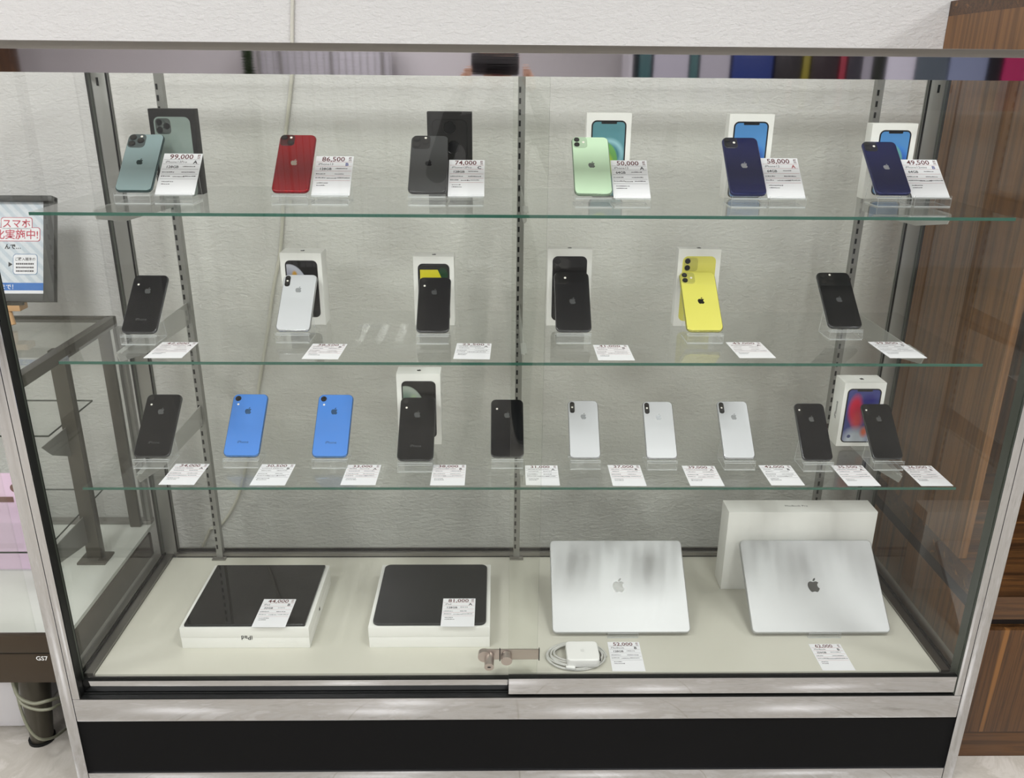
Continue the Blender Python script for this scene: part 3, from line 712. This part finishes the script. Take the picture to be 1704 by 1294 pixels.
# ------------------------------------------------------------------ laptops
ALU = pm('silver_aluminium', (186, 187, 188), .46, .6)
def laptop(bl, br, pyb, pyt, lipx, label, lab2):
    c = (bl+br)/2; Y0 = at_z((lipx[0]+lipx[1])/2, 1060.5, Zd).y; Yp = Y0+.005
    P = at_y(c, pyb, Yp); w = (at_y(br, pyb, Yp)-at_y(bl, pyb, Yp)).x; zb = max(P.z, Zd+.002); L = w*.695
    th = solve_lean(P.x, Yp, zb, L, pyt)
    M = T(P.x, Yp, zb) @ RX(PI/2-th)
    root = thing('laptop', label, 'laptop', M, 'closed silver laptops leaning on the deck')
    MB().slab(w, L, .0062, .0105, .011, .0022, cy=L/2, eb=.0003).obj('lid', ALU, root)
    MB().slab(w, L, -.0055, .0058, .011, .0005, cy=L/2, eb=.004).obj('base', ALU, root)
    emblem(root, 0, L*.5, .0105, .036, pm('emblem_mirror', (92, 92, 90), .25, .6))
    # simple wire-thin easel plate under it
    s, c_ = math.sin(th), math.cos(th)
    m = MB(); X0, X1 = at_y(lipx[0], 1057, Y0).x, at_y(lipx[1], 1057, Y0).x
    def sh(p, q, t=.002):
        (y0, z0), (y1, z1) = p, q; d = Vector((y1-y0, z1-z0)).normalized(); n = Vector((-d.y, d.x))*t
        vs = [(x, y, z) for x in (X0, X1) for y, z in ((y0, z0), (y1, z1), (y1+n.x, z1+n.y), (y0+n.x, z0+n.y))]
        m.add(vs, [(0,1,5,4), (2,3,7,6)], 0); m.add(vs, [(1,2,6,5), (3,0,4,7), (0,3,2,1), (4,5,6,7)], 1)
    off = .0085   # plate lies below the laptop underside
    by, bz = Yp+c_*off, zb-s*off
    k = .16
    Ty, Tz = by+s*k, bz+c_*k
    z0 = Zd+.0004
    sh((Y0-.001, z0), (Y0-.001, zb+.006)); sh((Y0-.001, z0+.0005), (Ty+.02, z0+.0005))
    sh((by+s*.012, bz+c_*.012), (Ty, Tz)); sh((Ty-s*.02, Tz-c_*.02-.003), (Ty+.012, z0+.002))
    tag(m.obj('acrylic_stand', [MACR, MACE], smooth=False), lab2, 'display stand', 'clear acrylic display stands')
laptop(919.4, 1148.5, 1054, 900.5, (1011, 1062), 'closed silver laptop leaning beside the coiled charger, left of two', 'clear acrylic stand under the left laptop')
laptop(1251.5, 1480.4, 1054, 900.5, (1345, 1399), 'closed silver laptop leaning before the large white carton, right of two', 'clear acrylic stand under the right laptop')
a, b = at_z(1207, 993, Zd), at_z(1450, 993, Zd)
root = thing('laptop_carton', 'large white carton standing upright behind the right laptop', 'box', T(a.x-.004, .372, Zd+.0004))
hh = at_y(1330, 852, .372).z-Zd
MB().bevbox(0, b.x-a.x, 0, .066, 0, hh, .0012).obj('carton', WBOX, root)
text('top_print', 'MacBook Pro', .011, INKD, root, T((b.x-a.x)*.40, .03, hh+.0002))
flat_card((1022.5, 1125), (1076, 1126), (1010.7, 1076), (1066, 1076), Zd, '52,000', 'MacBook', '128GB', 'B', INKB, 'white card priced 52,000 on the deck beside the charger', 42)
flat_card((1371.6, 1124.4), (1427, 1124.4), (1352.5, 1080), (1406, 1080), Zd, '62,000', 'MacBook', '256GB', 'B', INKB, 'white card priced 62,000 on the deck before the right laptop', 43)

# ------------------------------------------------------------------ charger and cable coil
root = thing('power_adapter', 'white square laptop power adapter resting on a coiled cable', 'charger', T(.145, .079, Zd+.009))
MB().slab(.076, .070, 0, .022, .010, .003).obj('body', PLAST, root)
emblem(root, 0, .0, .0221, .012, pm('faint_grey', (216, 216, 214), .4))
MB().slab(.012, .004, -.004, .004, .0018, .0008, M=T(.0375, -.02, .012) @ Matrix.Rotation(PI/2, 4, 'Y') @ RZ(PI/2)).obj('socket', SLOT, root)
root = thing('charging_cable', 'white cable wound into a coil under the power adapter', 'cable', T(.131, .0955, Zd))
pts = []
rr = random.Random(3)
NT = 7*36
for k in range(NT):
    a = k/36*2*PI; lap = k/36
    rx = .071-.0027*lap+.003*math.sin(a*1.3+1); ry = .052-.003*lap+.002*math.sin(a*.7)
    pts.append((rx*math.cos(a), ry*math.sin(a)-.004, .0042+.0013*lap+.0012*math.sin(a*2.3)))
MB().tube(pts, .0022).obj('cord', CABLE, root)
MB().slab(.022, .007, 0, .006, .002, .001, M=T(-.016, -.053, .0075) @ RZ(-.2)).obj('plug', PLAST, root)

# ------------------------------------------------------------------ door lock
STL = pm('lock_steel', (188, 178, 170), .32, .9)
root = thing('showcase_lock', 'small steel ratchet lock across the overlap of the sliding doors', 'lock', T(0, 0, 0))
MB().bevbox(-.09, .039, .0145, .0185, .345, .372, .001).obj('lock_bar', STL, root)
MB().box(.0385, .0405, .0135, .0195, .343, .374).obj('bar_end', BLK, root, smooth=False)
MB().cyl((-.084, .0185, .359), (-.084, .006, .359), .0145, n=24).obj('lock_head', STL, root)
o = MB().cyl((-.073, .0145, .356), (-.073, -.020, .352), .0108, n=24).obj('lock_barrel', STL, root)
MB().box(-.0765, -.0695, -.0212, -.0202, .3512, .3530).obj('key_slot', SLOT, o, smooth=False)
MB().cyl((-.034, .0145, .357), (-.034, -.004, .355), .0125, n=24).obj('slide_stop', STL, root)
MB().box(-.0500, -.0480, .0120, .0195, .343, .373).obj('catch_plate', BLK, root, smooth=False)

# ------------------------------------------------------------------ wall cable
cpx = [(490, -60), (487, 0), (486, 60), (486, 120), (479, 190), (474, 240), (472, 330), (466, 420), (455, 480), (444, 560), (431, 640), (418, 730), (398, 820), (372, 868), (350, 880)]
P = [at_y(x, y, YW-.006) for x, y in cpx]
sm = []
for i in range(len(P)-1):
    p0, p1, p2, p3 = P[max(i-1, 0)], P[i], P[i+1], P[min(i+2, len(P)-1)]
    for k in range(6):
        t = k/6; sm.append(.5*((2*p1)+(-p0+p2)*t+(2*p0-5*p1+4*p2-p3)*t*t+(-p0+3*p1-3*p2+p3)*t**3))
sm.append(P[-1]); sm.insert(0, Vector((P[0].x, P[0].y, 2.745)))
sm += [Vector((P[-1].x-.05, YW-.006, .15)), Vector((P[-1].x-.06, YW-.006, .0045))]
tag(MB().tube(sm, .0045).obj('wall_cable', pm('cable_cream', (206, 203, 192), .5)), 'cream cable hanging down the white wall behind the showcase', 'cable')

# ------------------------------------------------------------------ walnut cabinet on the right
X0, XE = 1.088, 2.5
cab = thing('walnut_cabinet', 'tall striped walnut cabinet standing right of the showcase', 'cabinet', T(X0, .07, 0))
W = XE-X0
DG = pm('shadow_gap', (30, 20, 14), .7)
MB().box(0, .02, .165, .693, .47, 1.731).obj('side_panel', WOODY, cab, smooth=False)
MB().box(-.0, W, .15, .693, 1.731, 1.766).obj('top_board', WOODH, cab, smooth=False)
MB().box(.02, W, .64, .693, .47, 1.731).obj('back_panel', WOODV, cab, smooth=False)
MB().box(-.0, W, 0, .693, .409, .47).obj('counter_board', WOODH, cab, smooth=False)
MB().box(.0, W, .025, .69, .378, .409).obj('handle_recess', DG, cab, smooth=False)
MB().box(.0, W, .02, .69, .078, .378).obj('base_carcass', WOODY, cab, smooth=False)
MB().bevbox(.002, .55, .0, .0195, .08, .379, .001).obj('door', WOODV, cab)
MB().bevbox(.553, W, .0, .0195, .08, .379, .001).obj('door', WOODV, cab)
MB().box(.0, W, .004, .69, .0005, .077).obj('plinth', WOODH, cab, smooth=False)
MB().box(.02, W, .17, .64, 1.10, 1.125).obj('shelf', WOODH, cab, smooth=False)
MB().box(.60, .62, .17, .64, .47, 1.731).obj('divider', WOODV, cab, smooth=False)

# ------------------------------------------------------------------ neighbouring display table on the left
tb = thing('display_table', 'glass topped bronze framed display table left of the showcase', 'display case', T(0, 0, 0))
XR, XL = -1.088, -2.3
ZT = .967
BRZ = pm('bronze_panel', (66, 55, 42), .35, .35)
MB().box(XL, XR-.012, .07, .63, ZT-.006, ZT, edge=(1, 'z')).obj('top_glass', [MG, MEDGE], tb, smooth=False)
m = MB().bevbox(XR-.012, XR+.012, .06, .64, ZT-.024, ZT+.004, .002).bevbox(XL, XR, .06, .075, ZT-.024, ZT+.004, .002).bevbox(XL, XR, .625, .64, ZT-.012, ZT+.004, .002)
m.obj('top_frame', DKM, tb)
DECKN = pm('pale_deck', (212, 214, 208), .35)
nz = tex(DECKN, 2.5, 4, .5, (1, 3, 1)); ramp(DECKN, nz.outputs[0], [(.3, (200, 203, 196)), (.7, (218, 220, 214))])
MB().box(XL, -1.06, .065, .64, .3397, .350).obj('deck_board', DECKN, tb, smooth=False)
MB().bevbox(XL, -1.058, .05, .065, .340, .386, .002).obj('front_lip', BRZ, tb)
MB().box(XL, -1.075, .056, .60, .334, .3395).obj('shadow_line', BLK, tb, smooth=False)
MB().bevbox(XL, -1.058, .055, .60, .253, .334, .002).obj('front_panel', BRZ, tb)
text('model_print', 'GS7', .016, PLAST, tb, T(at_y(59, 1100, .05).x, .0535, at_y(59, 1100, .05).z) @ RX(PI/2), bold=.0003)
MB().bevbox(-1.115, -1.085, .60, .614, .350, ZT-.024, .002).obj('corner_post', DKM, tb)
MB().bevbox(-1.082, -1.062, .62, .64, .362, ZT-.024, .002).obj('corner_post', GREYM, tb)
MB().box(XL, -1.075, .628, .633, .36, ZT-.01).obj('rear_glass', MG, tb, smooth=False)
MB().bevbox(XL, -1.06, .615, .64, .350, .362, .002).obj('rear_sill', SATIN, tb)
MB().bevbox(-1.155, -1.117, .42, .445, .356, ZT-.024, .002).obj('slotted_post', DKM, tb)
MB().bevbox(-1.175, -1.10, .40, .46, .350, .356, .001).obj('foot_plate', DKM, tb)
m = MB().box(XL, -1.10, .055, .06, .386, ZT-.024); m.obj('front_glass', MG, tb, smooth=False)
MB().cyl((-1.205, .15, .002), (-1.175, .13, .246), .026, n=20, r1=.038).obj('leg', DKM, tb)
MB().cyl((-1.205, .15, .0005), (-1.205, .15, .008), .031, n=20).obj('foot', BLK, tb)
MB().cyl((-2.1, .12, .002), (-2.1, .12, .246), .030, n=20).obj('leg', DKM, tb)
for x in (-1.216, -2.1): MB().cyl((x, .52, .002), (x, .52, .246), .028, n=20).obj('leg', DKM, tb)
for zz, yf, yb, nm in ((.745, .36, .60, 'upper'), (.49, .24, .57, 'lower')):
    tag(MB().box(XL+.02, -1.158, yf, yb, zz-.005, zz, edge=(1, 'z')).obj('glass_shelf', [MGSH, MEDGEL], smooth=False), '%s glass shelf inside the bronze framed display table' % nm, 'shelf')
    o = MB().ring([[(xx, y, z) for y, z in ((.42, zz-.006), (.42, zz-.085), (yf-.02, zz-.045), (yf-.06, zz-.006))] for xx in (-1.147, -1.145)]).obj('shelf_bracket', GREYM, smooth=False)
    tag(o, 'grey bracket under the %s shelf of the bronze framed display table' % nm, 'bracket')
# pink leaflet holder in the table
root = thing('leaflet_holder', 'clear holder with a pink and white leaflet inside the left display table', 'leaflet holder', T(-1.27, .35, .3505))
MB().box(-.16, .03, .03, .034, .0, .28).obj('leaflet', pm('pink_paper', (226, 198, 220), .6), root, smooth=False)
m = MB().box(-.17, .035, .022, .024, .0, .20).box(-.17, .035, .022, .07, 0, .003); m.obj('clear_sleeve', MACR, root, smooth=False)
m = MB().cyl((-.01, .0285, .24), (-.01, .0295, .24), .012).box(-.15, -.02, .0285, .0295, .20, .215).obj('leaflet_print', pm('brown_print', (120, 92, 84), .6), root, smooth=False)
# under the table
tag(MB().slab(.30, .30, 0, .24, .03, .006).obj('white_bin', pm('bin_white', (226, 224, 226), .4), M=T(-1.40, .34, .001)), 'white plastic box on the floor beneath the left display table', 'box')
def smooth(P, n=6):
    out = []
    for i in range(len(P)-1):
        p0, p1, p2, p3 = P[max(i-1, 0)], P[i], P[i+1], P[min(i+2, len(P)-1)]
        for k in range(n):
            t = k/n; out.append(.5*((2*p1)+(-p0+p2)*t+(2*p0-5*p1+4*p2-p3)*t*t+(-p0+3*p1-3*p2+p3)*t**3))
    return out+[P[-1]]
for nm, rr_, pts in (('uppermost', .0042, ((20, 1126, .075), (23, 1140, .07), (32, 1160, .06), (55, 1170, .055), (78, 1166, .06), (100, 1160, .09), (150, 1150, .16))),
                 ('middle', .0036, ((23, 1126, .08), (26, 1146, .07), (36, 1170, .055), (60, 1180, .05), (84, 1179, .055), (104, 1170, .09), (150, 1166, .16))),
                 ('lowest', .0034, ((27, 1126, .085), (30, 1160, .075), (42, 1200, .06), (56, 1222, .055), (72, 1230, .06), (92, 1225, .09), (110, 1212, .14)))):
    tag(MB().tube(smooth([at_y(*p) for p in pts]), rr_).obj('hanging_cable', pm('cable_olive', (122, 122, 104), .45)), 'grey cable sagging below the left display table, %s of three' % nm, 'cable', 'cables below the table')

# ------------------------------------------------------------------ poster on its easel
FRM = pm('frame_black', (58, 58, 56), .4)
fr = thing('poster_frame', 'dark framed poster with red and blue lettering on the left display table', 'sign', T(-1.182, .544, 1.034))
FWd, FH = .30, .262
LEAN = math.radians(20.5); kz = min((abs(proj((-1.182, .544+math.sin(LEAN)*q, 1.034+math.cos(LEAN)*q))[1]-327), q) for q in [.2+.001*i for i in range(160)])[1]/FH
fr.matrix_world = T(-1.182, .544, 1.034) @ RX(-LEAN) @ Matrix.Scale(kz, 4, (0, 0, 1))
m = MB().bevbox(-.027, 0, 0, .018, 0, FH, .001).bevbox(-FWd, -.027, 0, .018, 0, .020, .001).bevbox(-FWd, -FWd+.027, 0, .018, .02, FH, .001).bevbox(-FWd, 0, -.012, .018, FH-.014, FH, .002)
m.obj('frame', FRM, fr)
POST = pm('poster_paper', (206, 218, 226), .5); N, L, B = nodes(POST)
tc = N.new('ShaderNodeTexCoord'); wv = N.new('ShaderNodeTexWave'); wv.bands_direction = 'DIAGONAL'; wv.inputs['Scale'].default_value = 22
L.new(tc.outputs['Object'], wv.inputs[0]); ramp(POST, wv.outputs[0], [(.3, (196, 206, 216)), (.6, (216, 221, 227))])
MB().box(-FWd+.02, -.026, .004, .006, .018, FH-.01).obj('poster', POST, fr, smooth=False)
BLU = pm('poster_blue', (40, 110, 190), .5); RED = pm('poster_red', (196, 62, 84), .5)
MB().box(-FWd+.03, -.026, .0034, .0039, .028, .047).obj('blue_band', BLU, fr, smooth=False)
MB().box(-FWd+.03, -.026, .0034, .0039, .019, .028).obj('white_band', CARD, fr, smooth=False)
RR = RX(PI/2)
def ptext(nm, s, x, z, size, mat, al='RIGHT', bold=.0004, y=.003):
    return text(nm, s, size, mat, fr, T(x, y, z) @ RR, al, bold)
for nm, s, x, z, sz in (('headline', 'スマホ', -.060, .186, .024), ('headline', '化実施中!', -.040, .158, .026)):
    vx = [v.co for v in text_mesh(s, sz, 'RIGHT', .0003).vertices]
    bx0, bx1, bz0, bz1 = min(v.x for v in vx), max(v.x for v in vx), min(v.y for v in vx), max(v.y for v in vx)
    for nm2, mt, e, yy in (('headline_outline', RED, .0050, .0038), ('headline_halo', CARD, .0036, .0035)):
        MB().prism([(u+x+(bx0+bx1)/2, v_+z+(bz0+bz1)/2) for u, v_ in rrect(bx1-bx0+2*e, bz1-bz0+2*e, .006)], 0, .0002, M=RX(PI/2) @ T(0, 0, -yy)).obj(nm2, mt, fr, smooth=False)
    ptext(nm, s, x, z, sz, RED, bold=.0003, y=.0030)
ptext('poster_print', 'んで…', -.084, .132, .014, INKB)
bx = MB().prism([(x, y) for x, y in rrect(.062, .052, .008)], 0, .0003).obj('callout_border', pm('callout_blue', (110, 142, 178), .5), fr, smooth=False, M=T(-.074, .0038, .093) @ RR)
MB().prism([(x, y) for x, y in rrect(.059, .049, .007)], .0004, .0006).obj('callout_fill', CARD, bx, smooth=False)
text('callout_print', 'ご購入端末の', .0088, INKB, bx, T(0, .010, .0008), 'CENTER', .0001)
m = MB(); rr = random.Random(5)
for yy in (.001, -.008, -.017):
    x = -.023
    while x < .022:
        l = rr.uniform(.002, .004); m.box(x, x+l, yy-.0016, yy+.0022, .0007, .0009); x += l+.0012
m.obj('callout_lines', INKD, bx, smooth=False)
MB().prism([(-.042, .006), (-.032, 0), (-.042, -.006)], .0004, .0007).obj('arrow', INKB, bx, smooth=False)
ptext('band_print', 'スタッフまで！', -.094, .0315, .0145, CARD, bold=.0002)
es = thing('table_easel', 'small pale wooden easel under the dark framed poster', 'easel', T(-1.30, .53, ZT+.004))
m = MB().bevbox(-.115, .035, .003, .042, .040, .0555, .002); m.obj('ledge', PINE, es)
MB().bevbox(-.125, .045, .003, .011, .0557, .0625, .001).obj('ledge_trim', DKM, es)
for x, dx in ((.0, .012), (-.085, -.012)):
    MB().tube([(x+dx, .002, .0055), (x, .014, .044)], .0065, n=10).obj('leg', PINE, es)
MB().tube([(-.045, .085, .0055), (-.045, .034, .044)], .006, n=10).obj('leg', PINE, es)

# ------------------------------------------------------------------ shop behind the camera (seen only as reflections)
def mx(px, Y): return at_y(px, 108, -Y).x       # mirror in the header rail at Y=0
YS = -4.7
xs0, xs1 = mx(1058, YS), mx(1760, YS)
un = thing('shop_shelving', 'white shop shelving against the opposite wall, mirrored in the header rail', 'shelving', T(0, 0, 0))
UW = pm('shelving_white', (214, 214, 220), .5)
MB().box(xs0-.03, xs1+.1, YS-.38, YS-.36, 0, 2.1).obj('back_panel', UW, un, smooth=False)
for z in (.25, .8, 1.36, 1.9): MB().box(xs0-.03, xs1+.1, YS-.36, YS-.02, z-.02, z).obj('shelf', UW, un, smooth=False)
for x in (xs0-.04, xs1+.1): MB().box(x, x+.02, YS-.38, YS-.02, 0, 2.1).obj('side_panel', UW, un, smooth=False)
goods = [(1066, 1086, (70, 110, 112), 'narrow teal'), (1090, 1149, (196, 196, 208), 'wide white'), (1151, 1165, (70, 112, 112), 'slim teal'), (1168, 1218, (190, 190, 200), 'grey white'),
 (1222, 1290, (40, 62, 132), 'blue'), (1293, 1338, (44, 42, 44), 'black'), (1340, 1352, (150, 142, 50), 'slim yellow'), (1354, 1400, (50, 40, 44), 'dark brown'),
 (1402, 1413, (170, 60, 76), 'slim red'), (1415, 1438, (60, 60, 68), 'charcoal'), (1440, 1457, (176, 176, 186), 'light grey'), (1458, 1478, (24, 32, 20), 'very dark green'),
 (1481, 1529, (236, 238, 252), 'bright white'), (1531, 1584, (96, 110, 120), 'blue grey'), (1586, 1650, (150, 164, 196), 'pale blue'), (1653, 1675, (18, 16, 24), 'jet black'), (1677, 1720, (200, 50, 110), 'magenta')]
for a, b, c, nm in goods:
    x0, x1 = mx(a, YS), mx(b, YS)
    o = MB().bevbox(x0, x1-.004, YS-.28, YS-.04, 1.3605, 1.3605+random.uniform(.42, .50), .003).obj('product_box', pm('goods_'+nm.replace(' ', '_'), c, .35))
    tag(o, nm+' packet on the opposite shop shelving', 'box', 'packets on the opposite shelving')
# pale wire rack and plant on the left of the reflection
x0, x1 = mx(428, -5.3), mx(648, -5.3)
m = MB(); x = x0
rk = thing('wire_rack', 'pale wire grid rack by the opposite wall', 'rack', T(0, 0, 0))
MB().box(x0, x1, -5.42, -5.40, .05, 2.0).obj('backboard', UW, rk, smooth=False)
k = 0
while x < x1:
    r0 = .012 if k % 7 == 3 else .0035
    m.cyl((x, -5.36, .03), (x, -5.36, 2.0), r0, n=8); x += .055; k += 1
for z in [1.2+.05*i for i in range(14)]: m.cyl((x0, -5.355, z), (x1, -5.355, z), .0025, n=6)
m.cyl((x0, -5.36, .0), (x0, -5.36, 2.0), .014, n=8)
m.obj('grid', GREYM, rk)
px0 = mx(413, -4.9)
pl = thing('tall_plant', 'slim dark green leafy plant in a pot by the opposite wall', 'plant', T(px0, -4.9, 0))
MB().cyl((0, 0, 0), (0, 0, .3), .09, n=24, r1=.12).obj('pot', PLAIN, pl)
MB().cyl((0, 0, .29), (0, 0, 1.8), .010, n=8).obj("stem", pm("stem_green", (52, 60, 30), .6), pl)
lm = MB(); rl = random.Random(9)
for i in range(1500):
    z = rl.uniform(.6, 1.95); a = rl.uniform(0, 2*PI); l = rl.uniform(.03, .055); c, s_ = math.cos(a), math.sin(a); d = rl.uniform(-.03, .03)
    lm.add([(c*.005, s_*.005, z), (c*l*.5-s_*.012, s_*l*.5+c*.012, z+.012+d/2), (c*l, s_*l, z+d), (c*l*.5+s_*.012, s_*l*.5-c*.012, z+.006+d/2)], [(0, 1, 2, 3)])
lm.obj('foliage', pm('leaf_green', (44, 72, 26), .5), pl, smooth=False)
o = MB().bevbox(mx(-30, -5.0), mx(21, -5.0), -5.1, -5.0, 0, 2.3, .004).obj('wooden_post', wood('post_wood', (10, 10, .8)))
tag(o, 'brown wooden post by the opposite wall, at the end of the header reflection', 'post')

# ------------------------------------------------------------------ the photographer, holding the phone just behind the lens
def skinned(name, chain, mat, parent, sub=2):
    """chain: list of (co, parent index, radius)"""
    me = bpy.data.meshes.new(name); me.from_pydata([c[0] for c in chain], [(c[1], i) for i, c in enumerate(chain) if c[1] is not None], [])
    me.materials.append(mat)
    o = bpy.data.objects.new(name, me); COL.objects.link(o); o.parent = parent
    md = o.modifiers.new('skin', 'SKIN'); md.use_smooth_shade = True
    for i, c in enumerate(chain):
        r = c[2]; me.skin_vertices[0].data[i].radius = r if isinstance(r, tuple) else (r, r)
    me.skin_vertices[0].data[0].use_root = True
    s = o.modifiers.new('sub', 'SUBSURF'); s.levels = s.render_levels = sub
    return o
SKIN = pm('skin', (206, 164, 138), .5); CLO = pm('black_cloth', (26, 26, 30), .8); TRO = pm('dark_trousers', (44, 46, 56), .8); HAIR = pm('black_hair', (20, 16, 15), .5)
pe = thing('person', 'person in black top holding up a phone, facing the showcase', 'person', T(CAM.x, -2.02, 0))
body = [((0, 0, .92), None, (.15, .11)), ((0, 0, 1.05), 0, (.13, .10)), ((0, -.01, 1.22), 1, (.15, .11)), ((0, -.01, 1.36), 2, (.14, .10)), ((0, 0, 1.44), 3, (.06, .06)), ((0, .01, 1.51), 4, .05)]
def side(s, idx0):
    b = len(body)
    body.extend([((s*.19, 0, 1.37), 3, .058), ((s*.255, .10, 1.18), b, .046), ((s*.17, .33, 1.44), b+1, .034), ((s*.13, .435, 1.52), b+2, .026),
                 ((s*.10, 0, .82), 0, .095), ((s*.105, .02, .48), b+4, .065), ((s*.11, 0, .09), b+5, .045), ((s*.12, .14, .035), b+6, .035)])
for s in (-1, 1): side(s, 0)
skinned('body', body, CLO, pe)
head = MB()
bm = bmesh.new(); bmesh.ops.create_uvsphere(bm, u_segments=24, v_segments=16, radius=1)
for v in bm.verts:
    x, y, z = v.co; j = 1-.22*max(0, -z)
    v.co = (x*.074*j, y*.092*(1-.1*max(0, -z))+(.006 if z < 0 and y > 0 else 0), z*.112)
head.bm(bm); hd = head.obj('head', SKIN, pe, M=T(0, .03, 1.63))
nb = MB().cyl((0, .085, .015), (0, .106, -.022), .008, r1=.014, n=12); nb.obj('nose', SKIN, hd)
for s in (-1, 1):
    MB().slab(.026, .012, 0, .003, .005, .001, M=T(s*.031, .083, .012) @ RX(-PI/2)).obj('eye', PRB, hd)
    MB().slab(.012, .05, 0, .02, .005, .004, M=T(s*.066, -.005, 0) @ Matrix.Rotation(s*PI/2, 4, 'Y') @ RZ(PI/2)).obj('ear', SKIN, hd)
MB().slab(.046, .01, 0, .003, .004, .001, M=T(0, .086, -.055) @ RX(-PI/2)).obj('mouth', pm('lips', (168, 100, 92), .5), hd)
bm = bmesh.new(); bmesh.ops.create_uvsphere(bm, u_segments=24, v_segments=16, radius=1)
bmesh.ops.delete(bm, geom=[v for v in bm.verts if v.co.z < -.35 or (v.co.y > .35 and v.co.z < .5)], context='VERTS')
for v in bm.verts: v.co = (v.co.x*.083, v.co.y*.1-.004, v.co.z*.122)
MB_ = MB(); MB_.bm(bm); MB_.obj('hair', HAIR, hd)
PX = CAM.x
hp = thing('camera_phone', 'black phone held sideways by the photographer', 'phone', T(PX-.008, -1.58, CAM.z+.030))
MB().slab(.166, .078, -.004, .004, .011, .002, M=RX(PI/2)).obj('body', PRB, hp)
MB().slab(.16, .072, .004, .0045, .009, .0001, M=RX(PI/2)@Matrix.Rotation(PI, 4, 'X')).obj('screen', LENS, hp)
for s in (-1, 1):
    oy = 2.02-1.58; oz = CAM.z-.012
    base = (s*.128, .425, 1.525)
    hand = [(base, None, .024), ((s*.118, .435, 1.552), 0, (.024, .016))]
    for i, (z, rr_) in enumerate(((.024, .0085), (.010, .009), (-.006, .009), (-.022, .008))):
        b = len(hand)
        hand += [((s*.108, .445, oz+z), 1, rr_), ((s*.098, .456-.001*i, oz+z+.002), b, rr_*.95), ((s*(.086+.002*i), .459, oz+z+.002), b+1, rr_*.85)]
    b = len(hand); hand += [((s*.106, .424, oz-.012), 1, .010), ((s*.088, .418, oz-.008), b, .009)]
    skinned('hand', hand, SKIN, pe)
